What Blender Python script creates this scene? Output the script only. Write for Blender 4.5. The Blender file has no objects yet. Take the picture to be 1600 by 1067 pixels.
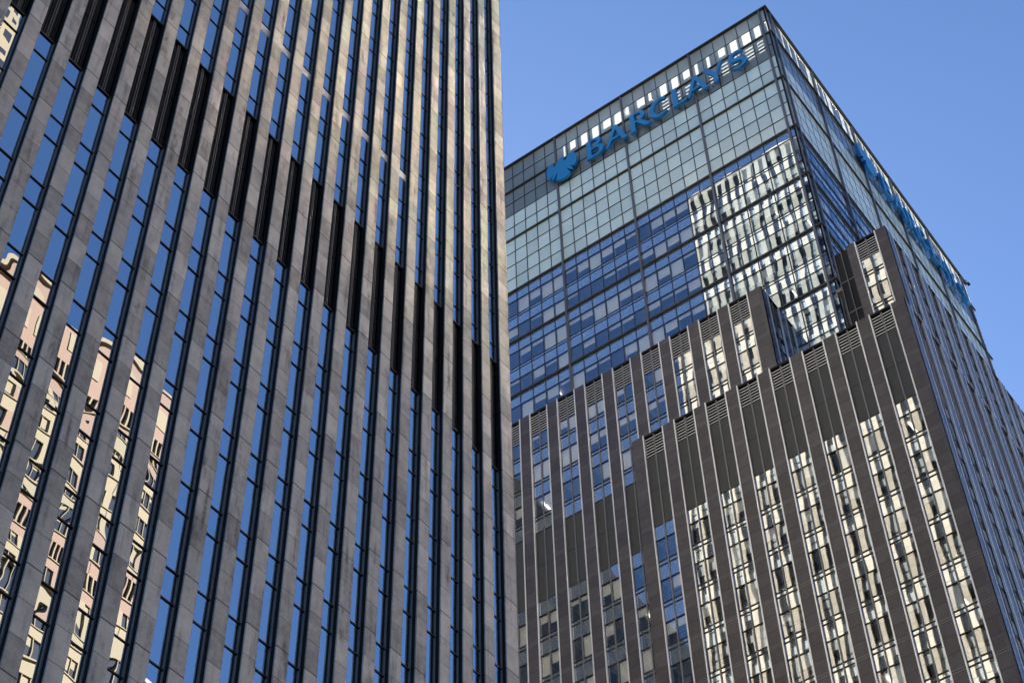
import bpy, math, random
from mathutils import Vector, Matrix
random.seed(7)
S = bpy.context.scene
COL = S.collection
rad = math.radians

# ------------------------------------------------------------------ camera
YAW, PITCH, ROLL = rad(34.91135801), rad(50.17895726), rad(-1.81275653)
FPX = 2752.25                                   # focal length in pixels of a 1600 px wide frame
f_ = Vector((math.cos(PITCH)*math.cos(YAW), math.cos(PITCH)*math.sin(YAW), math.sin(PITCH)))
r0 = Vector((math.sin(YAW), -math.cos(YAW), 0)); u0 = r0.cross(f_)
r_ = r0*math.cos(ROLL) + u0*math.sin(ROLL)
u_ = -r0*math.sin(ROLL) + u0*math.cos(ROLL)
cd = bpy.data.cameras.new('camera'); cam = bpy.data.objects.new('camera', cd); COL.objects.link(cam)
M = Matrix((r_, u_, -f_)).transposed().to_4x4()
cam.matrix_world = M
cd.sensor_width = 36; cd.lens = 36*FPX/1600
cd.clip_start = 0.5; cd.clip_end = 5000
S.camera = cam
GZ = -1.7                                       # street level, the eye is 1.7 m above it

# ------------------------------------------------------------------ light
SUN_AZ, SUN_EL = rad(50), rad(24)               # azimuth measured from +x towards +y
w = bpy.data.worlds.new('World'); S.world = w; w.use_nodes = True
nt = w.node_tree; nt.nodes.clear()
sky = nt.nodes.new('ShaderNodeTexSky'); sky.sky_type = 'NISHITA'; sky.sun_disc = False
sky.sun_elevation = SUN_EL; sky.sun_rotation = math.pi/2 - SUN_AZ
sky.air_density = 0.9; sky.dust_density = 0.9; sky.ozone_density = 6.5; sky.altitude = 50
bg = nt.nodes.new('ShaderNodeBackground'); bg.inputs['Strength'].default_value = 0.07
wo = nt.nodes.new('ShaderNodeOutputWorld')
nt.links.new(sky.outputs[0], bg.inputs['Color']); nt.links.new(bg.outputs[0], wo.inputs['Surface'])
sl = bpy.data.lights.new('sun', 'SUN'); sl.energy = 5.0; sl.angle = rad(0.5); sl.color = (1.0, 0.93, 0.82)
so = bpy.data.objects.new('sun', sl); COL.objects.link(so)
sd = Vector((math.cos(SUN_EL)*math.cos(SUN_AZ), math.cos(SUN_EL)*math.sin(SUN_AZ), math.sin(SUN_EL)))
so.rotation_euler = sd.to_track_quat('Z', 'Y').to_euler(); so.location = (60, 60, 300)
vs = S.view_settings
vs.view_transform = 'Standard'; vs.look = 'None'; vs.gamma = 1; vs.exposure = 1.9
cy = S.cycles
cy.use_denoising = True; cy.max_bounces = 10; cy.transparent_max_bounces = 12; cy.glossy_bounces = 6
cy.sample_clamp_indirect = 0; cy.blur_glossy = 0.0

# ------------------------------------------------------------------ helpers
def P2(p):
    p = Vector(p); d = p.dot(f_)
    if d <= 0.1: return None
    return (800 + FPX*p.dot(r_)/d, 533.5 - FPX*p.dot(u_)/d)
def seen_area(pts):
    q = [P2(p) for p in pts]
    if any(x is None for x in q): return 0.0
    cx = sum(x for x, y in q)/len(q); cyy = sum(y for x, y in q)/len(q)
    if not (-5 < cx < 1605 and -5 < cyy < 1072): return 0.0
    a = 0
    for i in range(len(q)):
        x0, y0 = q[i]; x1, y1 = q[(i+1) % len(q)]; a += x0*y1 - x1*y0
    return abs(a)/2

class Frame:
    """a facade: a runs along it, d stands out from it, z is up"""
    def __init__(s, kind, plane): s.k = kind; s.p = plane
    def __call__(s, a, d, z):
        if s.k == '-x': return (s.p - d, a, z)
        if s.k == '-y': return (a, s.p - d, z)
        if s.k == '+x': return (s.p + d, a, z)
        if s.k == '+y': return (a, s.p + d, z)
W_ = Frame('+x', 0)

class MB:
    def __init__(s): s.v = []; s.f = []; s.m = []
    def quad(s, pts, m=0):
        b = len(s.v); s.v += [tuple(p) for p in pts]; s.f.append(tuple(range(b, b+len(pts)))); s.m.append(m)
    def box(s, F, a0, a1, d0, d1, z0, z1, m=0, skip=''):
        b = len(s.v)
        s.v += [F(a0,d0,z0),F(a1,d0,z0),F(a1,d1,z0),F(a0,d1,z0),F(a0,d0,z1),F(a1,d0,z1),F(a1,d1,z1),F(a0,d1,z1)]
        fs = {'b':(0,1,5,4),'r':(1,2,6,5),'f':(2,3,7,6),'l':(3,0,4,7),'u':(0,3,2,1),'t':(4,5,6,7)}
        flip = F.k in ('-x', '+y')
        for k, q in fs.items():
            if k in skip: continue
            if flip: q = q[::-1]
            s.f.append(tuple(b+i for i in q)); s.m.append(m)
    def pane(s, F, a0, a1, d, z0, z1, m=0, tilt=0.0):
        ta, tz = random.gauss(0, tilt), random.gauss(0, tilt)
        ca, cz = (a0+a1)/2, (z0+z1)/2
        P = [F(a, d + (a-ca)*ta + (z-cz)*tz, z) for a, z in ((a0,z0),(a1,z0),(a1,z1),(a0,z1))]
        if F.k in ('-y', '+x'): P = P          # keeps the face turned outwards
        else: P = P[::-1]
        s.quad(P, m)
    def build(s, name, mats, parent=None, off=None):
        if not s.f: return None
        me = bpy.data.meshes.new(name)
        L = Vector(off) if off is not None else (parent_base(parent) if parent else Vector((0,0,0)))
        me.from_pydata([(x-L[0], y-L[1], z-L[2]) for x, y, z in s.v], [], s.f)
        mats = mats if isinstance(mats, (list, tuple)) else [mats]
        for m in mats: me.materials.append(m)
        if len(mats) > 1: me.polygons.foreach_set('material_index', s.m)
        me.update()
        o = bpy.data.objects.new(name, me); COL.objects.link(o)
        if parent: o.parent = parent
        return o
def parent_base(p):
    v = Vector((0,0,0))
    while p: v += p.location; p = p.parent
    return v
def empty(name, loc, label, cat, group=None):
    o = bpy.data.objects.new(name, None); COL.objects.link(o); o.location = loc; o.empty_display_size = 2
    o['label'] = label; o['category'] = cat
    if group: o['group'] = group
    return o
class Bag:
    """many like pieces: the largest in the picture become parts of their own, the rest one part"""
    def __init__(s): s.items = []
    def pane(s, F, a0, a1, d, z0, z1, m=0, tilt=0.0):
        b = MB(); b.pane(F, a0, a1, d, z0, z1, m, tilt); s.items.append((seen_area(b.v[:4]), b))
    def add(s, b): s.items.append((seen_area(b.v[:4]), b))
    def emit(s, name, rest, mats, parent, cap=100):
        it = sorted(s.items, key=lambda t: -t[0])
        R = MB()
        for i, (ar, b) in enumerate(it):
            if i < cap and ar > 6: b.build(name, mats, parent)
            else:
                n = len(R.v); R.v += b.v; R.f += [tuple(n+j for j in q) for q in b.f]; R.m += b.m
        o = R.build(rest, mats, parent)
        if o: o['kind'] = 'stuff'
        return o

# ------------------------------------------------------------------ materials
def newmat(name):
    m = bpy.data.materials.new(name); m.use_nodes = True; t = m.node_tree; t.nodes.clear()
    return m, t, t.nodes.new('ShaderNodeOutputMaterial')
def nd(t, typ, **k):
    n = t.nodes.new(typ)
    for a, b in k.items(): setattr(n, a, b)
    return n
def mth(t, op, a, b=None, c=None):
    n = nd(t, 'ShaderNodeMath', operation=op)
    for i, x in enumerate((a, b, c)):
        if x is None: continue
        if isinstance(x, (int, float)): n.inputs[i].default_value = x
        else: t.links.new(x, n.inputs[i])
    return n.outputs[0]
def noise(t, vec, scale, detail=4, rough=0.55):
    n = nd(t, 'ShaderNodeTexNoise'); n.inputs['Scale'].default_value = scale
    n.inputs['Detail'].default_value = detail; n.inputs['Roughness'].default_value = rough
    t.links.new(vec, n.inputs['Vector']); return n.outputs['Fac']
def scaled(t, vec, sc):
    n = nd(t, 'ShaderNodeVectorMath', operation='MULTIPLY'); t.links.new(vec, n.inputs[0]); n.inputs[1].default_value = sc
    return n.outputs[0]
def ramp(t, fac, stops):
    n = nd(t, 'ShaderNodeValToRGB'); e = n.color_ramp.elements
    e[0].position, e[0].color = stops[0][0], (*stops[0][1], 1)
    e[1].position, e[1].color = stops[-1][0], (*stops[-1][1], 1)
    for p, c in stops[1:-1]:
        x = e.new(p); x.color = (*c, 1)
    t.links.new(fac, n.inputs[0]); return n.outputs[0]
def mixc(t, fac, a, b, mode='MIX'):
    n = nd(t, 'ShaderNodeMix', data_type='RGBA', blend_type=mode)
    for i, x in ((0, fac), (6, a), (7, b)):
        if isinstance(x, (int, float)): n.inputs[i].default_value = x
        elif isinstance(x, tuple): n.inputs[i].default_value = (*x, 1)
        else: t.links.new(x, n.inputs[i])
    return n.outputs[2]
def principled(t, out, col, rough=0.6, metal=0.0, spec=0.5, normal=None):
    p = nd(t, 'ShaderNodeBsdfPrincipled')
    if isinstance(col, tuple): p.inputs['Base Color'].default_value = (*col, 1)
    else: t.links.new(col, p.inputs['Base Color'])
    if isinstance(rough, (int, float)): p.inputs['Roughness'].default_value = rough
    else: t.links.new(rough, p.inputs['Roughness'])
    p.inputs['Metallic'].default_value = metal; p.inputs['Specular IOR Level'].default_value = spec
    if normal is not None: t.links.new(normal, p.inputs['Normal'])
    t.links.new(p.outputs[0], out.inputs['Surface']); return p
def bump(t, h, dist, strength=1.0):
    b = nd(t, 'ShaderNodeBump'); b.inputs['Strength'].default_value = strength; b.inputs['Distance'].default_value = dist
    t.links.new(h, b.inputs['Height']); return b.outputs[0]
def pos(t): return nd(t, 'ShaderNodeNewGeometry').outputs['Position']
def plain(name, col, rough=0.5, metal=0.0, spec=0.5, var=0.0, sc=3.0):
    m, t, o = newmat(name)
    if var:
        n = noise(t, pos(t), sc, 5)
        k = mth(t, 'MULTIPLY_ADD', n, 2*var, 1-var)
        c = mixc(t, 1.0, col, k, 'MULTIPLY')
    else: c = col
    principled(t, o, c, rough, metal, spec); return m

def slab_stone(name, cols, z0, h, strong, pitch, axis, joint=0.016, rough=0.6, spec=0.4, stain=0.35, pale_line=0.0):
    """stone slabs hung in courses: a tint for each slab, cloudy veins, run-off stains and dark joints"""
    m, t, o = newmat(name); p = pos(t)
    sx = nd(t, 'ShaderNodeSeparateXYZ'); t.links.new(p, sx.inputs[0])
    a = sx.outputs[axis]; z = sx.outputs[2]
    zz = mth(t, 'DIVIDE', mth(t, 'SUBTRACT', z, z0), h)
    row = mth(t, 'FLOOR', zz); colm = mth(t, 'FLOOR', mth(t, 'DIVIDE', a, pitch))
    cv = nd(t, 'ShaderNodeCombineXYZ'); t.links.new(row, cv.inputs[0]); t.links.new(colm, cv.inputs[1])
    wn = nd(t, 'ShaderNodeTexWhiteNoise', noise_dimensions='3D'); t.links.new(cv.outputs[0], wn.inputs['Vector'])
    slab = wn.outputs['Value']
    off = nd(t, 'ShaderNodeVectorMath', operation='MULTIPLY_ADD')
    t.links.new(wn.outputs['Color'], off.inputs[0]); off.inputs[1].default_value = (9, 9, 9); t.links.new(p, off.inputs[2])
    q = off.outputs[0]
    cloud = noise(t, q, 1.3, 7, 0.62); vein = noise(t, scaled(t, q, (1, 1, 2.2)), 4.5, 8, 0.7)
    fac = mth(t, 'ADD', mth(t, 'MULTIPLY', cloud, 0.55), mth(t, 'ADD', mth(t, 'MULTIPLY', vein, 0.3), mth(t, 'MULTIPLY_ADD', slab, 0.27, -0.02)))
    c = ramp(t, fac, [(0.3, cols[0]), (0.52, cols[1]), (0.74, cols[2])])
    run = noise(t, scaled(t, p, (3.2, 3.2, 0.16)), 1.0, 5, 0.6); blot = noise(t, scaled(t, p, (2.2, 2.2, 0.9)), 1.0, 6, 0.7)
    st = mth(t, 'MULTIPLY', ramp(t, run, [(0.47, (0,0,0)), (0.66, (1,1,1))]), ramp(t, blot, [(0.44, (0,0,0)), (0.62, (1,1,1))]))
    c = mixc(t, mth(t, 'MULTIPLY', st, stain), c, tuple(x*0.35 for x in cols[0]))
    fr = mth(t, 'FRACT', zz); dj = mth(t, 'MULTIPLY', mth(t, 'MINIMUM', fr, mth(t, 'SUBTRACT', 1.0, fr)), h)
    # every third joint is a wider, open one
    lvl = mth(t, 'ROUND', zz); third = mth(t, 'COMPARE', mth(t, 'PINGPONG', mth(t, 'SUBTRACT', mth(t, 'MODULO', mth(t, 'ADD', lvl, 300.0), 3.0), 0.0), 3.0), 0.0, 0.1)
    wj = mth(t, 'MULTIPLY_ADD', third, strong - joint, joint)
    jt = mth(t, 'LESS_THAN', dj, wj)
    c = mixc(t, mth(t, 'MULTIPLY', jt, 0.85), c, tuple(x*0.12 for x in cols[0]))
    if pale_line:
        pl = mth(t, 'MULTIPLY', third, mth(t, 'LESS_THAN', mth(t, 'ABSOLUTE', mth(t, 'SUBTRACT', dj, 0.09)), 0.018))
        c = mixc(t, mth(t, 'MULTIPLY', pl, pale_line), c, (0.35, 0.34, 0.33))
    hgt = mth(t, 'SUBTRACT', mth(t, 'MULTIPLY', vein, 0.35), jt)
    rg = mth(t, 'MULTIPLY_ADD', vein, 0.2, rough-0.1)
    principled(t, o, c, rg, 0, spec, bump(t, hgt, 0.006, 0.7)); return m

def glass(name, refl, tint, trans, wave=0.0012, wsc=0.55, rough=0.0, body=None, ior=1.6):
    """coated pane: mirror part with slight waves, the rest looks through (or ends on an opaque body)"""
    m, t, o = newmat(name); p = pos(t)
    h = mth(t, 'ADD', noise(t, scaled(t, p, (1,1,0.8)), wsc, 0.0, 0.4), mth(t, 'MULTIPLY', noise(t, p, wsc*2.4, 0.0, 0.4), 0.12))
    nb = bump(t, h, wave)
    g = nd(t, 'ShaderNodeBsdfGlossy'); g.inputs['Color'].default_value = (*tint, 1); g.inputs['Roughness'].default_value = rough
    t.links.new(nb, g.inputs['Normal'])
    if body is None:
        b = nd(t, 'ShaderNodeBsdfTransparent'); b.inputs['Color'].default_value = (*trans, 1)
    else:
        b = nd(t, 'ShaderNodeBsdfDiffuse'); b.inputs['Color'].default_value = (*body, 1)
    fr = nd(t, 'ShaderNodeFresnel'); fr.inputs['IOR'].default_value = ior
    fac = mth(t, 'MULTIPLY_ADD', fr.outputs[0], 1-refl, refl)
    mx = nd(t, 'ShaderNodeMixShader'); t.links.new(fac, mx.inputs[0]); t.links.new(b.outputs[0], mx.inputs[1]); t.links.new(g.outputs[0], mx.inputs[2])
    t.links.new(mx.outputs[0], o.inputs['Surface']); return m

def emis(name, col, s):
    m, t, o = newmat(name); e = nd(t, 'ShaderNodeEmission'); e.inputs[0].default_value = (*col, 1); e.inputs[1].default_value = s
    t.links.new(e.outputs[0], o.inputs['Surface']); return m

FLOOR_L = 3.947
STONE_L = slab_stone('grey_slate_stone', [(0.22,0.21,0.20), (0.44,0.425,0.405), (0.63,0.61,0.575)], 59.4, FLOOR_L/3, 0.03, 1.5, 0, 0.013, 0.55, 0.45, 0.9)
STONE_SIDE = slab_stone('sunlit_pale_stone', [(0.41,0.365,0.285), (0.50,0.445,0.35), (0.57,0.51,0.41)], 59.4, FLOOR_L/3, 0.03, 1.5, 1, 0.013, 0.7, 0.3, 0.2)  # same stone as the front, sun warmth mixed into its colour
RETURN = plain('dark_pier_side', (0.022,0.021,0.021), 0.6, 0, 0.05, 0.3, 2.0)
DARK = plain('dark_bronze_frame', (0.018,0.017,0.018), 0.45, 0.2, 0.4)
BLACK = plain('black_louvre', (0.014,0.014,0.015), 0.6, 0, 0.2)
LBLADE = plain('dark_louvre_blade', (0.06,0.06,0.062), 0.5, 0, 0.3)
FIN = plain('grey_fin', (0.17,0.17,0.17), 0.45, 0.0, 0.4)
GLASS_L = glass('mirror_glass', 0.78, (0.90,0.95,1.0), (0.35,0.38,0.42), 0.0085, 0.36)
GLASS_LS = glass('mirror_spandrel', 0.76, (0.85,0.92,1.0), None, 0.016, 0.45, 0.0, (0.01,0.012,0.018))
INSIDE = plain('dark_interior', (0.05,0.045,0.04), 0.9)
BLIND = plain('pale_blind', (0.90,0.89,0.84), 0.8, 0, 0.2, 0.06, 1.0)
VENT = plain('pale_vent_panel', (0.72,0.74,0.85), 0.2, 0, 0.7)
SIDE_PANEL = plain('grey_green_panel', (0.30,0.33,0.33), 0.35, 0, 0.5, 0.1)
SIDE_DARK = plain('black_window', (0.012,0.013,0.015), 0.15, 0, 0.5)

BROWN = slab_stone('brown_granite', [(0.038,0.030,0.034), (0.058,0.048,0.053), (0.084,0.071,0.076)], 96.2, 4.12/3, 0.03, 3.03, 1, 0.03, 0.42, 0.5, 0.25, 0.5)
BROWN_R = slab_stone('brown_granite_right', [(0.038,0.030,0.034), (0.058,0.048,0.053), (0.084,0.071,0.076)], 96.2, 4.12/3, 0.03, 3.03, 0, 0.03, 0.24, 0.8, 0.15, 0.5)
TRIM = plain('pale_aluminium', (0.84,0.83,0.82), 0.3, 0.3, 0.6)
GREYM = plain('grey_mullion', (0.17,0.17,0.175), 0.4, 0.3)
PANEL = plain('dark_metal_panel', (0.043,0.044,0.042), 0.5, 0.0, 0.4, 0.2, 0.9)
BLADE = plain('louvre_blade', (0.66,0.64,0.58), 0.3, 0.15, 0.6)
GLASS_R = glass('window_glass', 0.30, (0.92,0.96,1.0), (0.98,0.98,0.98), 0.0072, 0.36, ior=1.5)
GLASS_RS = glass('spandrel_glass', 0.48, (0.90,0.95,1.0), None, 0.0072, 0.36, 0.0, (0.17,0.19,0.20))
GLASS_T = glass('tower_window_glass', 0.30, (0.72,0.87,1.0), (0.97,0.98,1.0), 0.0068, 0.34, ior=1.5)
GLASS_TS = glass('tower_spandrel_glass', 0.50, (0.82,0.92,1.0), None, 0.0068, 0.34, 0.0, (0.20,0.29,0.46))
def frit():
    m, t, o = newmat('frosted_panel'); p = pos(t)
    n = noise(t, p, 0.35, 4, 0.6); n2 = noise(t, p, 2.5, 5, 0.6)
    c = ramp(t, mth(t, 'ADD', mth(t, 'MULTIPLY', n, 0.8), mth(t, 'MULTIPLY', n2, 0.2)), [(0.3, (0.60,0.80,0.80)), (0.7, (0.72,0.88,0.86))])
    sx = nd(t, 'ShaderNodeSeparateXYZ'); t.links.new(p, sx.inputs[0]); cv = nd(t, 'ShaderNodeCombineXYZ')
    t.links.new(mth(t, 'FLOOR', mth(t, 'DIVIDE', mth(t, 'SUBTRACT', sx.outputs[1], 31.95), 1.5133)), cv.inputs[0])
    t.links.new(mth(t, 'FLOOR', mth(t, 'DIVIDE', mth(t, 'SUBTRACT', sx.outputs[0], 95.39), 1.5133)), cv.inputs[1])
    t.links.new(mth(t, 'FLOOR', mth(t, 'DIVIDE', mth(t, 'SUBTRACT', sx.outputs[2], 164.62), 2.283)), cv.inputs[2])
    wn = nd(t, 'ShaderNodeTexWhiteNoise', noise_dimensions='3D'); t.links.new(cv.outputs[0], wn.inputs['Vector'])
    c = mixc(t, 1.0, c, mth(t, 'MULTIPLY_ADD', wn.outputs['Value'], 0.22, 0.82), 'MULTIPLY')
    d = nd(t, 'ShaderNodeBsdfPrincipled'); t.links.new(c, d.inputs['Base Color']); d.inputs['Roughness'].default_value = 0.16
    d.inputs['Specular IOR Level'].default_value = 0.9; d.inputs['IOR'].default_value = 2.1
    t.links.new(d.outputs[0], o.inputs['Surface']); return m
FRIT = frit()
def parapet():
    m, t, o = newmat('translucent_parapet')
    tr = nd(t, 'ShaderNodeBsdfTranslucent'); tr.inputs[0].default_value = (0.56,0.60,0.58,1)
    g = nd(t, 'ShaderNodeBsdfGlossy'); g.inputs[0].default_value = (0.8,0.9,1,1); g.inputs['Roughness'].default_value = 0.08
    d = nd(t, 'ShaderNodeBsdfDiffuse'); d.inputs[0].default_value = (0.30,0.38,0.40,1)
    a = nd(t, 'ShaderNodeMixShader'); a.inputs[0].default_value = 0.5; t.links.new(d.outputs[0], a.inputs[1]); t.links.new(tr.outputs[0], a.inputs[2])
    fr = nd(t, 'ShaderNodeFresnel'); fr.inputs[0].default_value = 1.6
    b = nd(t, 'ShaderNodeMixShader'); t.links.new(fr.outputs[0], b.inputs[0]); t.links.new(a.outputs[0], b.inputs[1]); t.links.new(g.outputs[0], b.inputs[2])
    t.links.new(b.outputs[0], o.inputs['Surface']); return m
PARAPET = parapet()
TFRAME = plain('tower_mullion', (0.035,0.04,0.05), 0.4, 0.4)
TPIL = plain('tower_pilaster', (0.12,0.13,0.16), 0.4, 0.5)
LEDGE = plain('dark_ledge', (0.035,0.034,0.032), 0.5, 0.2)
ROOM = plain('office_wall', (0.42,0.42,0.44), 0.9)
CEIL = plain('office_ceiling', (0.55,0.55,0.53), 0.9)
LIT = emis('lit_ceiling_strip', (1.0,0.90,0.72), 0.9)
BLUE = plain('blue_sign_paint', (0.008,0.20,0.52), 0.35, 0, 0.5)
STEEL = plain('sign_bracket_steel', (0.25,0.25,0.26), 0.4, 0.6)
ROOF = plain('roof_gravel', (0.28,0.27,0.26), 0.9, 0, 0.2, 0.2)

# ------------------------------------------------------------------ ground
g = MB(); g.quad([(-2500,-2500,GZ),(2500,-2500,GZ),(2500,2500,GZ),(-2500,2500,GZ)])
m, t, o = newmat('asphalt'); n = noise(t, pos(t), 2.0, 6, 0.7)
principled(t, o, ramp(t, n, [(0.3, (0.04,0.04,0.042)), (0.7, (0.075,0.073,0.07))]), 0.85)
go = g.build('road', m); go['kind'] = 'structure'; go['label'] = 'dark asphalt avenue far below the towers'

# ------------------------------------------------------------------ left tower
X0, SP, YL = 46.60, 1.5001, 33.29
XR, YB, ZT = 47.43, 66.0, 217.3
PW, RD = 0.63, 0.27
NB = 34
XL = X0 - NB*SP
FL = Frame('-y', YL)
lt = empty('office_tower', (XR, YL, GZ), 'tall dark glass tower striped with grey stone piers, filling the left side', 'office tower')
LOUV0, LOUV1 = 59.4, 67.12
def left_levels():
    """(z0, z1, kind) of every pane, bottom to top"""
    out = []
    n = 15
    for i in range(n):
        z = LOUV0 - FLOOR_L*i
        out.append((z-1.305, z, 's')); out.append((z-FLOOR_L, z-1.305, 'v'))
    z = LOUV1
    while z < ZT-6:
        out.append((z, z+1.305, 's')); out.append((z+1.305, z+FLOOR_L, 'v')); z += FLOOR_L
    return out, z
LV, ZTOPL = left_levels()
ZBOT = LOUV0 - FLOOR_L*15
vis, spn, bld = Bag(), Bag(), Bag()
for k in range(0, NB):
    xl = X0 - (k+1)*SP + PW; xr = X0 - k*SP        # glass between pier k+1 (left) and pier k (right)
    fr = MB()
    for z0, z1, kd in LV:
        if kd == 'v':
            vis.pane(FL, xl, xr, -RD, z0, z1, 0, 0.0022)
        else: spn.pane(FL, xl, xr, -RD, z0, z1, 0, 0.0035)
        fr.box(FL, xl, xr, -RD+0.005, -RD+0.04, z0-0.027, z0+0.027)
    for z0, z1 in ((ZBOT, LOUV0), (LOUV1, ZTOPL)):
        fr.box(FL, xl, xl+0.05, -RD+0.004, -RD+0.06, z0, z1); fr.box(FL, xr-0.045, xr, -RD+0.004, -RD+0.05, z0, z1, 1)
    fr.box(FL, xl, xr, -RD-0.1, -RD+0.06, LOUV0-0.04, LOUV0+0.05); fr.box(FL, xl, xr, -RD-0.1, -RD+0.06, LOUV1-0.05, LOUV1+0.04)
    fr.build('window_frame', [DARK, FIN], lt)
    lv = MB()
    lv.box(FL, xl, xr, -RD-0.55, -RD-0.5, LOUV0, LOUV1, 0)
    for j in range(9):
        a = xl + 0.05 + j*(xr-xl-0.1)/8
        if j in (4, 5): lv.box(FL, a-0.014, a+0.014, -RD-0.2, -RD-0.02, LOUV0+0.08, LOUV1-0.07, 1)
        else: lv.box(FL, a-0.012, a+0.012, -RD-0.40, -RD-0.10, LOUV0+0.08, LOUV1-0.07, 2)
    lv.box(FL, xl, xr, -RD-0.3, -RD-0.1, (LOUV0+LOUV1)/2-0.03, (LOUV0+LOUV1)/2+0.03, 0)
    lv.build('louvre', [BLACK, FIN, LBLADE], lt)
for k in range(0, NB+1):
    a0 = X0 - k*SP; a1 = XR if k == 0 else a0+PW
    pr = MB()
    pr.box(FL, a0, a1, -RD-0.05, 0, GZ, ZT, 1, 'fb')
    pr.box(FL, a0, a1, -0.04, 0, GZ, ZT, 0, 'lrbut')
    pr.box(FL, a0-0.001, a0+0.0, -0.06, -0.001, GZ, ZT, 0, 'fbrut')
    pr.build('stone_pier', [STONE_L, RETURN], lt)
for k in range(5, 14):
    xl = X0 - (k+1)*SP + PW; xr = X0 - k*SP
    b = MB(); b.box(FL, xl+0.055, xr-0.05, -RD+0.005, -RD+0.02, 74.35, 74.92); b.build('blind', VENT, lt)
vis.emit('window', 'window_glazing', GLASS_L, lt); spn.emit('spandrel_pane', 'spandrel_glazing', GLASS_LS, lt)
inn = MB()
inn.box(FL, XL, XR-0.4, -RD-4.2, -RD-4.0, GZ, ZT-6)
for z0, z1, kd in LV:
    if kd == 's': inn.box(FL, XL, XR-0.4, -RD-4.0, -RD-0.08, z0+0.02, z1-0.02)
inn.build('interior', INSIDE, lt)
# the sunlit side, seen mirrored in the glass of the building opposite
FS = Frame('+x', XR)
sd_ = MB(); ns = 22; ps = (YB-YL)/ns
for i in range(ns+1):
    c = YL + i*ps
    sd_.box(FS, max(YL+0.35, c-0.36), min(YB, c+0.36), -0.3, 0, GZ, ZT, 0, 'but')
sd_.box(FS, YL+0.35, YB, -0.32, -0.02, ZTOPL+3.4, ZT, 0)
sd_.build('side_pier_wall', STONE_SIDE, lt)
sw = MB()
for i in range(ns):
    a0 = YL + i*ps + 0.3; a1 = a0 + ps - 0.6
    if i == 0: a0 = YL+0.36
    for z0, z1, kd in LV:
        if kd == 's': sw.pane(FS, a0, a1, -0.28, z0, z1, 0)
        else:
            zb = z0 + (z1-z0)*random.choice((0, 0, 0.5, 0.75, 1.0, 1.0, 1.0))
            if zb < z1-0.05: sw.pane(FS, a0, a1, -0.28, zb, z1, 0)
            if zb > z0+0.05: sw.pane(FS, a0, a1, -0.28, z0, zb, 1)
        sw.box(FS, a0, a1, -0.27, -0.2, z0-0.06, z0+0.06, 2)
    sw.pane(FS, a0, a1, -0.28, LOUV0, LOUV1, 1); sw.pane(FS, a0, a1, -0.28, ZTOPL, ZTOPL+3.6, 1)
sw.build('side_window_wall', [SIDE_PANEL, SIDE_DARK, DARK], lt)
bk = MB()
bk.box(FL, XL, XR-0.33, -(YB-YL)+0.0, -RD-4.3, GZ, ZT-0.5)
bk.build('tower_core', SIDE_PANEL, lt)

# ------------------------------------------------------------------ right building
XT, YT = 94.7, 31.26
TX1, TY1, TZ = 142.2, 88.0, 169.8
rb = empty('office_building', (87.7, 24.0, GZ), 'glass office tower rising from stepped brown stone blocks, blue sign near its roof', 'office building')
FT, FR = Frame('-x', XT), Frame('-y', YT)
LEDGES = [164.62, 155.5, 146.35, 138.12, 129.9, 121.7, 113.5, 105.3]
core = MB()
core.box(W_, YT+6.2, TY1, XT+6.2, TX1, GZ, 160.0, 0)      # inner core
core.box(W_, YT+0.1, TY1, XT+0.1, TX1, 159.6, 160.2, 1)     # roof deck behind the parapet
core.box(Frame('+x', TX1), YT, TY1, -0.2, 0, GZ, TZ-5, 0); core.box(Frame('+y', TY1), XT, TX1, -0.2, 0, GZ, TZ-5, 0)
tw = core.build('glass_tower', [ROOM, ROOF], rb)
P0 = 0.69                                                 # first pilaster from the corner
def grid(c0, c1):
    """panel edges along a tower face: pilasters every 9.08 m, six panels between"""
    e = [c0, c0+P0]
    while e[-1] + 1.5133 < c1: e.append(e[-1]+1.5133)
    e.append(c1); return e
pan, twin, tsp, tbl, ppt, lit, slabs = Bag(), Bag(), Bag(), Bag(), Bag(), Bag(), MB()
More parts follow.
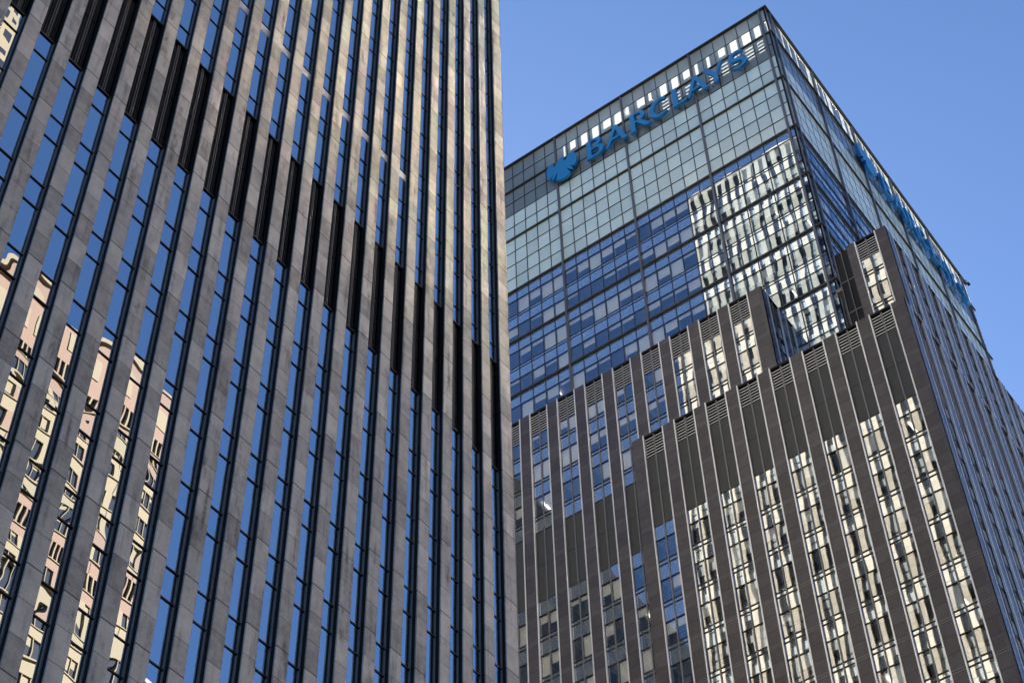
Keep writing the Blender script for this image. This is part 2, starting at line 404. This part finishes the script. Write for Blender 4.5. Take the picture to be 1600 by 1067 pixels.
for F, c0, c1, face in ((FT, YT, TY1, 0), (FR, XT, TX1, 1)):
    e = grid(c0, c1)
    mg = MB()
    rows = [TZ-0.15, 167.2, 164.62] + [164.62-9.12*i/4 for i in range(1, 4)] + [155.5] + [155.5-9.15*i/4 for i in range(1, 4)] + [146.35]
    for i in range(len(e)-1):
        a0, a1 = e[i], e[i+1]
        for j in range(len(rows)-1):
            z1, z0 = rows[j], rows[j+1]
            if z0 > 160: ppt.pane(F, a0, a1, 0, z0, z1, 0, 0.002)
            else: pan.pane(F, a0, a1, 0, z0, z1, 0, 0.002)
        for L in LEDGES[2:-1]:
            for (t1, t0, kd) in ((0.0,-1.6,'s'), (-1.6,-4.0,'v'), (-4.0,-4.4,'s'), (-4.4,-5.85,'s'), (-5.85,-8.22,'v')):
                if kd == 's': tsp.pane(F, a0, a1, 0, L+t0, L+t1, 0, 0.0004)
                else:
                    twin.pane(F, a0, a1, 0, L+t0, L+t1, 0, 0.0004)
                    if random.random() < (0.74 if face == 0 else 0.4):
                        fr_ = random.choice((1, 1, 0.98, 0.55, 0.5, 0.35, 0.2, 0.15))
                        b = MB(); b.pane(F, a0+0.06, a1-0.06, -0.16, L+t1-(t1-t0)*fr_, L+t1-0.02); tbl.add(b)
                    if face == 0 and random.random() < 0.05:
                        b = MB(); b.box(F, a0+0.55, a0+0.65, -1.3, -0.5, L+t1-0.14, L+t1-0.08); lit.add(b)
        # upright mullions
        hv = (i >= 1 and (i-1) % 6 == 0)
        if not hv and i > 0: mg.box(F, a0-0.035, a0+0.035, 0.004, 0.075 if face == 0 else 0.022, 105.3, TZ-0.1, 0)
    for z in rows[1:-1]:
        if z not in LEDGES: mg.box(F, c0, c1, 0.003, 0.06 if face == 0 else 0.02, z-0.035, z+0.035, 0)
    for L in LEDGES[2:-1]:
        for t0 in (-1.6, -4.0, -4.4, -5.85): mg.box(F, c0, c1, 0.003, 0.05, L+t0-0.035, L+t0+0.035, 0)
    mg.build('mullion_grid', TFRAME, tw)
    for i in range(1, len(e)-1, 6):
        pl = MB(); pl.box(F, e[i]-0.11, e[i]+0.11, 0.002, 0.24, 105.3, TZ-0.05, 0); pl.build('pilaster', TPIL, tw)
    # rooms behind the glass
    for L in LEDGES[2:-1]:
        for zf, zc in ((L-4.35, L-1.55), (L-8.3, L-5.8)):
            slabs.box(F, c0+0.15, c1-0.15, -6.0, -0.22, zc, zc+0.12, 1)
            slabs.box(F, c0+0.15, c1-0.15, -6.0, -0.10, zf-0.4, zf+0.02, 0)
        slabs.box(F, c0+6.1, c1-6, -6.1, -6.0, L-8.3, L, 0)
        for q in e[3::4]:
            if c0+7 < q < c1-1: slabs.box(F, q-0.05, q+0.05, -6.0, -0.3, L-8.2, L-0.1, 0)
slabs.build('office_rooms', [ROOM, CEIL], tw)
pan.emit('frosted_panel', 'frosted_panel_field', FRIT, tw); ppt.emit('parapet_pane', 'parapet_glazing', PARAPET, tw)
twin.emit('window', 'window_glazing', GLASS_T, tw); tsp.emit('spandrel_pane', 'spandrel_glazing', GLASS_TS, tw)
tbl.emit('blind', 'blind_row', BLIND, tw); lit.emit('ceiling_light', 'ceiling_light_row', LIT, tw)
cn = MB(); cn.box(FT, YT, YT+0.16, -0.1, 0.10, 105.3, TZ-0.1); cn.box(FR, XT-0.10, XT+0.16, -0.16, 0.06, 105.3, TZ-0.1)
cn.build('corner_post', TPIL, tw)
for i, L in enumerate(LEDGES[:-1]):
    lb = MB(); dp = 0.2
    lb.box(FT, YT-dp, TY1, 0.0015, dp, L-0.11, L+0.11); lb.box(FR, XT+0.001, TX1+0.3, 0.0015, dp, L-0.11, L+0.11)
    lb.build('ledge', LEDGE, tw)
cp = MB()
cp.box(FT, YT-0.3, TY1, -0.25, 0.3, TZ-0.22, TZ); cp.box(FR, XT+0.25, TX1+0.3, -0.25, 0.3, TZ-0.22, TZ)
cp.box(FT, YT+0.3, TY1, -3.45, -0.252, TZ-0.2, TZ-0.05)  # unseen deck added behind the panes to shade the top parapet row
cp.build('coping_and_shade_deck', LEDGE, tw)
# unseen slats, posts and screens added to stripe and block sunlight behind the parapet
sc_ = MB()
for j in range(4): sc_.box(FT, YT+2, YT+18, -2.6, -2.4, 163.9+j*0.66, 163.9+j*0.66+0.30)
rq = random.Random(5)
for j in range(38):
    wq = rq.choice((0.3, 0.45, 0.55, 0.9)); sc_.box(FT, YT+1.4+j*1.5133, YT+1.4+wq+j*1.5133, -0.95, -0.75, 160.2, 169.4)
    if rq.random() < 0.4: sc_.box(FT, YT+1.4+j*1.5133, YT+2.9+j*1.5133, -0.74, -0.7, 165.6, 166.1)
sc_.box(FT, YT+2, YT+18, -2.6, -2.4, 160.2, 163.6)
sc_.box(FT, YT+18, YT+30, -2.6, -2.4, 160.2, 166.3); sc_.box(FT, YT+30, TY1, -2.6, -2.4, 160.2, 169.4)
sc_.box(FR, XT+1, TX1-1, -1.6, -1.4, 160.2, 165.6)
for j in range(30): sc_.box(FR, XT+1.2+j*1.5133, XT+1.2+rq.choice((0.4, 0.7, 1.0, 1.3))+j*1.5133, -0.95, -0.75, 160.2, 169.4)
sc_.build('sun_blocking_screen', GREYM, tw)

# brown stone blocks -------------------------------------------------
PITCH_B, OPW, PIER = 3.0305, 1.96, 1.07
FLR = 4.12
def bay_levels(top, louvre_h, up):
    """pane rows below the louvre of a block: list of (z0,z1,kind)"""
    out = []
    if up:                                                 # floors between the louvre and the plant storey
        z = 103.9
        k = 0
        while z < top-louvre_h-0.3:
            out.append((z, min(z+1.5, top-louvre_h), 's'))
            if z+1.9 < top-louvre_h: out.append((z+1.5, z+1.9, 'i')); out.append((z+1.9, min(z+4.15, top-louvre_h), 'v'))
            z += 4.15
        zt = 103.9
    else: zt = top-louvre_h
    out.append((100.1, zt, 'p')); out.append((96.2, 100.1, 'p'))
    for n in range(16):
        z = 96.2 - FLR*n
        out += [(z-1.5, z, 's'), (z-3.7, z-1.5, 'v'), (z-FLR, z-3.7, 'i')]
    return out, 96.2-FLR*16
REC = 0.15
class Block:
    def __init__(s, name, label):
        s.root = None; s.name = name; s.label = label
        s.body = MB(); s.win = Bag(); s.spn = Bag(); s.bld = Bag(); s.lit = Bag(); s.pan = Bag(); s.later = []; s.room = MB()
    def facade(s, F, first, n, c0, c1, top, louvre_h, up, stone, lightp=0.1, blindp=0.5, louvre_n=7):
        """openings start at first + i*pitch, the stone runs from c0 to c1"""
        lev, zb = bay_levels(top, louvre_h, up)
        edges = [c0]
        for i in range(n):
            a0 = first + i*PITCH_B; a1 = min(a0+OPW, c1)
            pr = MB(); pr.box(F, edges[-1], a0, -REC-0.1, 0, GZ, top, 0, 'b'); s.later.append(('stone_pier', pr, [stone]))
            edges.append(a1)
            mid = (a0+a1)/2
            fr = MB()
            fr.box(F, a0-0.02, a0+0.085, -0.1, 0.05, zb, top, 0, ''); fr.box(F, a1-0.085, a1+0.02, -0.1, 0.05, zb, top, 0)
            fr.box(F, mid-0.055, mid+0.055, -REC+0.006, -REC+0.075, zb, top, 1)
            for z0, z1, kd in lev:
                for q0, q1 in ((a0+0.08, mid-0.05), (mid+0.05, a1-0.08)):
                    if kd == 'p': 
                        s.pan.pane(F, q0, q1, -REC+0.02, z0, z1)
                    elif kd == 'v':
                        s.win.pane(F, q0, q1, -REC, z0, z1, 0, 0.0004)
                        if random.random() < blindp:
                            fr_ = random.choice((1, 1, 0.8, 0.5, 0.35, 0.2))
                            b = MB(); b.pane(F, q0, q1, -REC-0.14, z1-(z1-z0)*fr_, z1-0.02); s.bld.add(b)
                        if random.random() < lightp:
                            b = MB(); b.box(F, (q0+q1)/2-0.09, (q0+q1)/2+0.07, -REC-2.0, -REC-0.6, z1-0.2, z1-0.12); s.lit.add(b)
                    else: s.spn.pane(F, q0, q1, -REC, z0, z1, 0, 0.0004)
                if kd in 'svi':
                    fr.box(F, a0+0.08, a1-0.08, -REC+0.003, -REC+0.06, z0-0.035, z0+0.035, 2)
                else: fr.box(F, a0+0.08, a1-0.08, -REC+0.023, -REC+0.035, z0-0.02, z0+0.02, 2)
                if kd == 'v':
                    s.room.box(F, a0+0.05, a1-0.05, -REC-3.2, -REC-0.3, z1-0.02, z1+0.1, 1, '')
                    s.room.box(F, a0+0.05, a1-0.05, -REC-3.2, -REC-0.06, z0-0.3, z0-0.02, 0, '')
            s.room.box(F, a0-0.4, a1+0.4, -REC-3.3, -REC-3.2, zb, top-louvre_h, 0)
            s.later.append(('window_frame', fr, [TRIM, GREYM, DARK]))
            lv = MB()
            lv.box(F, a0+0.08, a1-0.08, -REC-0.35, -REC-0.3, top-louvre_h, top-0.02, 1)
            lv.box(F, a0+0.08, a1-0.08, -REC-0.3, -0.02, top-0.24, top-0.02, 1)
            st = (louvre_h-0.34)/louvre_n
            for j in range(louvre_n):
                z = top - louvre_h + 0.06 + j*st
                for q0, q1 in ((a0+0.085, mid-0.056), (mid+0.056, a1-0.085)):
                    for (d0, e0, d1, e1, mm) in ((-0.09, 0, -0.105, 0.11, 0), (-0.105, 0.11, -0.28, 0.14, 1), (-0.09, 0, -0.28, 0.03, 1)):
                        P = [F(q0, d0, z+e0), F(q1, d0, z+e0), F(q1, d1, z+e1), F(q0, d1, z+e1)]
                        lv.quad(P[::-1] if F.k == '-x' else P, mm)
            s.later.append(('louvre', lv, [BLADE, BLACK]))
        if edges[-1] < c1-0.02:
            pr = MB(); pr.box(F, edges[-1], c1, -REC-0.1, 0, GZ, top, 0, 'b'); s.later.append(('stone_pier', pr, [stone]))
    def finish(s, body_mats):
        s.root = s.body.build(s.name, body_mats, rb); s.root['label'] = s.label
        for n, b, m in s.later: b.build(n, m, s.root)
        s.room.build('office_rooms', [ROOM, CEIL], s.root)
        s.win.emit('window', 'window_glazing', GLASS_R, s.root); s.spn.emit('spandrel_pane', 'spandrel_glazing', GLASS_RS, s.root)
        s.pan.emit('metal_panel', 'metal_panel_row', PANEL, s.root); s.bld.emit('blind', 'blind_row', BLIND, s.root)
        s.lit.emit('ceiling_light', 'ceiling_light_row', LIT, s.root)
XA, YA, ZA = 87.65, 24.0, 106.6
A = Block('stone_block', 'lower brown block')
A.body.box(W_, YA+4, 49.3, XA+4, 150, GZ, ZA-0.6, 0); A.body.box(W_, YA+0.35, 49.3, XA+0.35, 150, ZA-0.5, ZA-0.1, 1)
A.body.box(Frame('+y', 49.41), XA+0.15, 95, -0.3, 0, GZ, ZA-0.02, 0)
A.facade(Frame('-x', XA), 25.13, 8, YA, 49.42, ZA, 2.65, False, BROWN, 0.06, 0.3)
A.facade(Frame('-y', YA), XA+1.13, 20, XA+0.002, XA+1.13+20*PITCH_B, ZA, 2.65, False, BROWN_R, 0.0, 0.3)
A.finish([PANEL, ROOF])
XB, ZB = 89.2, 118.9
B = Block('stone_block', 'middle brown setback')
YBc = 36.05
B.body.box(W_, YBc+3.8, 86, XB+4, 94.5, GZ, ZB-0.6, 0); B.body.box(W_, YBc+0.35, 86, XB+0.35, 94.6, ZB-0.5, ZB-0.1, 1)
B.facade(Frame('-x', XB), 25.13+4*PITCH_B+0.15, 16, YBc, 86, ZB, 3.0, True, BROWN, 0.14, 0.6, 8)
B.facade(Frame('-y', YBc), XB+1.0, 2, XB+0.002, XB+5.49, ZB, 3.0, True, BROWN_R, 0.0, 0.3, 8)
B.finish([PANEL, ROOF])
XC, YC, ZC, YC1 = 89.6, 24.3, 118.4, 28.0
Cb = Block('stone_block', 'upper brown block at the corner')
Cb.body.box(W_, YC+0.35, YT-0.3, XC+3.5, 150, ZC-0.5, ZC-0.1, 1); Cb.body.box(W_, YC+0.9, YT-0.4, 94.0, 150, 60, ZC-0.6, 0)
Cb.body.box(Frame('+y', YC1-0.01), XC+0.4, XC+4, -0.2, 0, 60, ZC, 0)
Cb.facade(Frame('-x', XC), 25.25, 1, YC, YC1, ZC, 2.6, True, BROWN, 0.0, 0.6)
Cb.facade(Frame('-y', YC), XC+1.13, 20, XC+0.002, XC+1.13+20*PITCH_B, ZC, 2.6, True, BROWN_R, 0.0, 0.3)
Cb.finish([PANEL, ROOF])
# dark glazed infill between the corner block and the tower
nf = MB()
FI = Frame('-x', 92.6); FJ = Frame('-y', 28.75)
nf.box(FI, 28.76, 30.2, -3.0, 0, 80, 122.0, 0)
nf.pane(FJ, 92.62, 95.6, 0.004, 80, 121.9, 2)
for a in (28.78, 29.5, 30.18): nf.box(FI, a-0.03, a+0.03, 0.002, 0.10, 80, 121.98, 1)
for z in (106, 110, 114, 118): nf.box(FI, 28.82, 30.14, 0.002, 0.05, z-0.05, z+0.05, 1)
nf.build('infill_wall', [BLACK, GREYM, GLASS_TS], rb)

# ------------------------------------------------------------------ signs
def arc(cx, cy_, rx, ry, a0, a1, n=10):
    return [(cx+rx*math.cos(rad(a0+(a1-a0)*i/n)), cy_+ry*math.sin(rad(a0+(a1-a0)*i/n))) for i in range(n+1)]
def thick(path, ws):
    """stroke along a path with a width for each point"""
    L, R = [], []
    for i, (x, y) in enumerate(path):
        x0, y0 = path[max(0, i-1)]; x1, y1 = path[min(len(path)-1, i+1)]
        dx, dy = x1-x0, y1-y0; l = math.hypot(dx, dy) or 1; nx, ny = -dy/l, dx/l
        h = ws[i]/2; L.append((x+nx*h, y+ny*h)); R.append((x-nx*h, y-ny*h))
    return L + R[::-1]
def lerp_w(n, *w):
    out = []
    for i in range(n):
        u = i/(n-1)*(len(w)-1); j = min(int(u), len(w)-2); out.append(w[j]+(w[j+1]-w[j])*(u-j))
    return out
def stem(x0, x1):                                          # waisted upright with flared feet
    return [(x0-0.03,0),(x1+0.03,0),(x1,0.10),(x1-0.012,0.5),(x1,0.90),(x1+0.03,1),(x0-0.03,1),(x0,0.90),(x0+0.012,0.5),(x0,0.10)]
def letter_shapes(ch):
    """outlines of a letter one unit tall; each entry is one closed outline with its holes"""
    if ch == 'B':
        o = [(-0.03,0),(0.34,0)] + arc(0.36,0.275,0.32,0.275,-88,75,12) + arc(0.33,0.77,0.27,0.23,-60,90,12) + [(-0.03,1),(0.0,0.9),(0.01,0.5),(0.0,0.1)]
        return [[o, [(0.18,0.09)] + arc(0.33,0.27,0.155,0.18,-90,90,8) + [(0.18,0.45)], [(0.18,0.55)] + arc(0.31,0.735,0.12,0.175,-90,90,8) + [(0.18,0.91)]]]
    if ch == 'A':
        o = [(-0.03,0),(0.13,0),(0.245,0.27),(0.62,0.27),(0.70,0),(0.93,0),(0.88,0.06),(0.53,1.0),(0.36,1.0),(0.04,0.10)]
        return [[o, [(0.285,0.37),(0.59,0.37),(0.44,0.79)]]]
    if ch == 'R':
        o = [(-0.03,0),(0.21,0),(0.18,0.1),(0.18,0.44),(0.27,0.44),(0.56,0.02),(0.66,-0.02),(0.86,-0.01),(0.74,0.09),(0.45,0.46)] + arc(0.34,0.72,0.29,0.28,-45,90,10) + [(-0.03,1),(0.0,0.9),(0.01,0.5),(0.0,0.1)]
        return [[o, [(0.18,0.53)] + arc(0.32,0.72,0.135,0.19,-90,90,8) + [(0.18,0.91)]]]
    if ch == 'C':
        p = arc(0.42,0.5,0.36,0.45,52,308,22); return [[thick(p, lerp_w(len(p), 0.10, 0.16, 0.19, 0.16, 0.09))]]
    if ch == 'L':
        return [[[(-0.03,0),(0.58,0),(0.62,0.17),(0.56,0.12),(0.19,0.10),(0.18,0.9),(0.21,1),(-0.03,1),(0.0,0.9),(0.01,0.5),(0.0,0.1)]]]
    if ch == 'Y':
        return [[[(0.32,0),(0.56,0),(0.53,0.1),(0.53,0.42),(0.80,0.92),(0.87,1),(0.69,1),(0.46,0.53),(0.22,0.94),(0.19,1),(-0.06,1),(0.02,0.92),(0.35,0.42),(0.35,0.1)]]]
    if ch == 'S':
        p = arc(0.33,0.725,0.22,0.225,35,250,14)[:-1] + arc(0.32,0.265,0.24,0.225,75,-145,14)
        return [[thick(p, lerp_w(len(p), 0.08, 0.14, 0.19, 0.14, 0.08))]]
EAGLE = [(-1.98,3.0),(-1.75,3.4),(-1.45,3.58),(-1.08,3.62),(-0.98,3.3),(-1.02,2.92),(-0.78,2.78),(-0.6,3.1),(-0.45,3.48),(-0.30,3.66),(0.05,3.84),(0.36,3.82),(0.36,3.5),(0.30,3.2),(0.55,2.92),(0.78,3.1),(0.86,3.6),(1.29,3.72),(1.62,3.62),(1.85,3.35),(2.03,2.74),(2.06,2.2),(2.02,1.75),(1.92,1.35),(1.84,1.15),(1.66,0.98),(1.1,1.45),(1.52,0.72),(1.38,0.42),(0.65,1.35),(1.14,0.20),(0.95,-0.02),(0.67,-0.18),(0.3,-0.27),(-0.06,-0.2),(-0.5,-0.05),(-0.78,0.05),(-0.52,1.5),(-1.16,0.55),(-1.42,0.82),(-0.98,1.55),(-1.58,1.02),(-1.75,1.3),(-1.92,1.7),(-2.0,2.24)]
def plate(name, shapes, place, depth, mat, parent):
    """flat lettering cut from outlines with real thickness; place maps (u, v, w) to the world"""
    mb_v, mb_f = [], []
    for loops in shapes:
        cu = bpy.data.curves.new(name, 'CURVE'); cu.dimensions = '2D'; cu.fill_mode = 'BOTH'; cu.extrude = depth/2
        for lp in loops:
            s = cu.splines.new('POLY'); s.points.add(len(lp)-1)
            for pt, (x, y) in zip(s.points, lp): pt.co = (x, y, 0, 1)
            s.use_cyclic_u = True
        ob = bpy.data.objects.new(name, cu); me = bpy.data.meshes.new_from_object(ob)
        b = len(mb_v); L = parent_base(parent)
        for v in me.vertices: mb_v.append(tuple(Vector(place(*v.co)) - L))
        for p in me.polygons: mb_f.append(tuple(b+i for i in p.vertices))
        bpy.data.objects.remove(ob); bpy.data.curves.remove(cu); bpy.data.meshes.remove(me)
    me = bpy.data.meshes.new(name); me.from_pydata(mb_v, [], mb_f); me.materials.append(mat); me.update()
    o = bpy.data.objects.new(name, me); COL.objects.link(o); o.parent = parent; return o
LET = [('B',0.05,2.3),('A',2.55,2.95),('R',5.85,2.75),('C',8.4,2.5),('L',11.3,2.05),('A',13.0,2.85),('Y',15.45,2.6),('S',18.3,2.25)]
WID = {'B':0.70,'A':0.96,'R':0.89,'C':0.80,'L':0.65,'Y':0.93,'S':0.62}
def sign(root, F, start, sgn, k):
    base, hgt, stand = 160.55, 3.35, 0.55
    for ch, u, wd in LET:
        def pl(x, y, z_, u=u, wd=wd, ch=ch): return F(start + sgn*k*(u + (x+0.03)*wd/WID[ch]), stand+z_, base + y*hgt)
        o = plate('letter', letter_shapes(ch), pl, 0.34, BLUE, root)
        o['label'] = 'blue letter ' + ch
        for zz in (0.12, 0.9):
            br = MB(); a = start + sgn*k*(u + wd*(0.2 if ch in 'LBRCY' else 0.5) + 0.1)
            br.box(F, a-0.05, a+0.05, 0.0, stand-0.15, base+zz*hgt-0.05, base+zz*hgt+0.05)
            br.build('bracket', STEEL, o)
    def pe(x, y, z_): return F(start + sgn*k*(-3.26 + x), stand+z_, 160.2 + y)
    o = plate('emblem', [[EAGLE]], pe, 0.34, BLUE, root); o['label'] = 'blue spread eagle emblem'
sg = empty('building_sign', FT(54.94, 0.4, 160.5), 'blue capital letters and eagle emblem on the street face of the glass tower, facing left', 'sign', 'blue rooftop signs')
sign(sg, FT, 54.94, -1, 1.0)
sg2 = empty('building_sign', FR(117.1, 0.4, 160.5), 'blue letters and eagle emblem seen edge-on along the right face of the glass tower', 'sign', 'blue rooftop signs')
sign(sg2, FR, 117.1, 1, 1.03)
# floodlight at the far roof corner
fl = empty('floodlight', (142.4, 31.0, TZ), 'small dark floodlight on an arm at the far right corner of the glass roof', 'floodlight')
b = MB(); b.box(W_, 31.2, 31.28, 142.2, 142.27, TZ-0.2, TZ+0.3); b.box(W_, 30.9, 31.28, 142.2, 142.27, TZ+0.3, TZ+0.37); b.box(W_, 30.9, 30.97, 142.271, 142.8, TZ+0.3, TZ+0.37); b.build('arm', DARK, fl)
b = MB(); b.box(W_, 30.8, 31.07, 142.8, 143.06, TZ+0.2, TZ+0.47); b.box(W_, 30.76, 31.11, 143.061, 143.12, TZ+0.16, TZ+0.51); b.build('lamp_head', BLACK, fl)

# ------------------------------------------------------------------ buildings across the avenue, seen mirrored in the glass
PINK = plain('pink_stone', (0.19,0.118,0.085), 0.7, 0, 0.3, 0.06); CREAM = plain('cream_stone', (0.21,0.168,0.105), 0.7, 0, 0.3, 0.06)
BCREAM = plain('light_bounce_grey', (0.36,0.355,0.36), 0.7, 0, 0.3, 0.06); BPINK = plain('light_bounce_brick', (0.32,0.30,0.30), 0.7, 0, 0.3, 0.06)
PWIN = plain('dark_office_window', (0.02,0.022,0.028), 0.15, 0, 0.5)
pb = empty('pink_building', (104, -60, GZ), 'pink and cream stone building with banded windows, mirrored in the dark tower', 'office building')
FP = Frame('+y', -60); x1 = 104.0; x0_ = -40.0; zt = 176.5
b = MB(); b.box(FP, x0_, x1, -30, -0.3, GZ, zt); bo = b.build('wall', PINK, pb)
b = MB(); w2 = MB(); fm = MB(); rp = random.Random(11)
b.box(FP, x0_, x1, -0.3, 0, zt-9, zt, 0); b.box(FP, x0_, x1+0.3, 0.002, 0.45, zt-0.7, zt+0.2, 1)
for i in range(36):
    a = x1 - 2 - i*4.0; b.box(FP, a-2.6, a, 0.002, 0.12, zt-7.2, zt-3.4, 1)
z = zt-9; fh = 4.1; r = 0
while z > 20:
    crown = r in (0, 6, 12, 18)                            # plant storeys: dark slots between pink fins
    b.box(FP, x0_, x1, -0.3, 0, z-fh, z-fh+1.6, 0 if r % 6 in (0, 5) else 1)
    b.box(FP, x0_, x1, 0.002, 0.18, z-fh+1.45, z-fh+1.6, 1)
    for i in range(37):
        a = x1 - i*4.0
        if crown:
            w2.pane(FP, a-4.0, a, -0.25, z-fh+1.6, z, 0)
            for q in range(5): b.box(FP, a-0.8*q-0.22, a-0.8*q, -0.24, 0.1, z-fh+1.6, z, 0 if q % 2 else 1)
            continue
        for q in range(3):
            w2.pane(FP, a-0.9-q*1.05-1.0, a-0.9-q*1.05, -0.25, z-fh+1.6, z, 0, 0.003)
            if rp.random() < 0.35: fm.pane(FP, a-0.9-q*1.05-1.0, a-0.9-q*1.05, -0.22, z-rp.choice((0.6, 1.2, 1.8)), z-0.05)
        b.box(FP, a-0.9, a, -0.28, 0.05, z-fh+1.6, z, 0 if (i % 3 == 0) else 1)
        for q in range(4): fm.box(FP, a-0.9-q*1.05-0.06, a-0.9-q*1.05+0.04, -0.24, -0.05, z-fh+1.6, z)
        b.box(FP, a-0.05, a+0.02, -0.29, 0.052, z-fh, z-fh+1.6, 0)
    z -= fh; r += 1
b.build('stone_band', [PINK, CREAM], pb); w2.build('window_band', PWIN, pb); fm.build('mullion', CREAM, pb)
cb = empty('cream_tower', (82, -100, GZ), 'tall cream tower mirrored in the top left corner pane of the dark tower', 'office tower')
FC = Frame('+y', -100)
b = MB(); b.box(FC, 20, 82.2, -40, -0.2, GZ, 330); b.build('wall', CREAM, cb)
b = MB()
for i in range(19):
    for j in range(60): b.pane(FC, 22+i*3.2, 23.8+i*3.2, -0.19, 320-j*4.4, 322-j*4.4)
b.build('window_band', PWIN, cb)
dk = empty('dark_tower', (40, 100, GZ), 'dark office block mirrored behind the blinds of the lowest brown block windows', 'office tower')
FD = Frame('-y', 100.0)
b = MB(); b.box(FD, -70, 38, -40, -0.2, GZ, 179.5); b.build('wall', PANEL, dk)
b = MB()
for i in range(30):
    for j in range(36): b.pane(FD, -68+i*3.5, -66+i*3.5, -0.19, 170-j*4.4, 173-j*4.4)
b.build('window_band', PWIN, dk)

# street wall added opposite, below every reflection, to bounce sunlight onto the dark tower
for (bx0, bx1, bh, mat, lab) in ((106, 168, 121, BCREAM, 'added light-bouncing building across the avenue from the dark tower'), (172, 250, 108, BPINK, 'added light-bouncing low building across the avenue, farther along'), (254, 360, 117, BCREAM, 'added light-bouncing long building at the far end of the opposite street wall')):
    e = empty('bounce_building', (bx0, -60, GZ), lab, 'office building', 'added street wall opposite')
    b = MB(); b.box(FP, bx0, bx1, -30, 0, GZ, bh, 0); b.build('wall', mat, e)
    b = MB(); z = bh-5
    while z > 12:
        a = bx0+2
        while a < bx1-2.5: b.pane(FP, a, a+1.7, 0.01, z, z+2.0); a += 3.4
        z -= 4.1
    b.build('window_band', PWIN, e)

# added unseen tower whose metal cladding reflects sunlight in warm patches onto the piers
SHEEN = plain('satin_metal_reflector', (0.56,0.47,0.385), 0.18, 1.0)
mt = empty('sun_reflector_tower', (168, -117, GZ), 'added unseen satin metal clad tower two blocks away that throws sunlight on the piers', 'office tower')
FM = Frame('+y', -117)
b = MB(); b.box(FM, 140, 200, -30, -0.3, GZ, 191, 0)
b.build('wall', BPINK, mt)
b = MB(); rs = random.Random(3)
a = 148.0
while a < 188:
    z = 140.0
    while z < 188:
        if rs.random() < 0.62:
            ta, tz = rs.gauss(0, 0.008), rs.gauss(0, 0.008)
            ca, cz = a+1.6, z+4
            b.quad([FM(p, (p-ca)*ta+(q-cz)*tz, q) for p, q in ((a,z),(a+3.2,z),(a+3.2,z+8),(a,z+8))][::-1])
        z += 8.4
    a += 3.6
b.build('metal_panel', SHEEN, mt)  # panels added as reflectors to send sunlight onto the piers
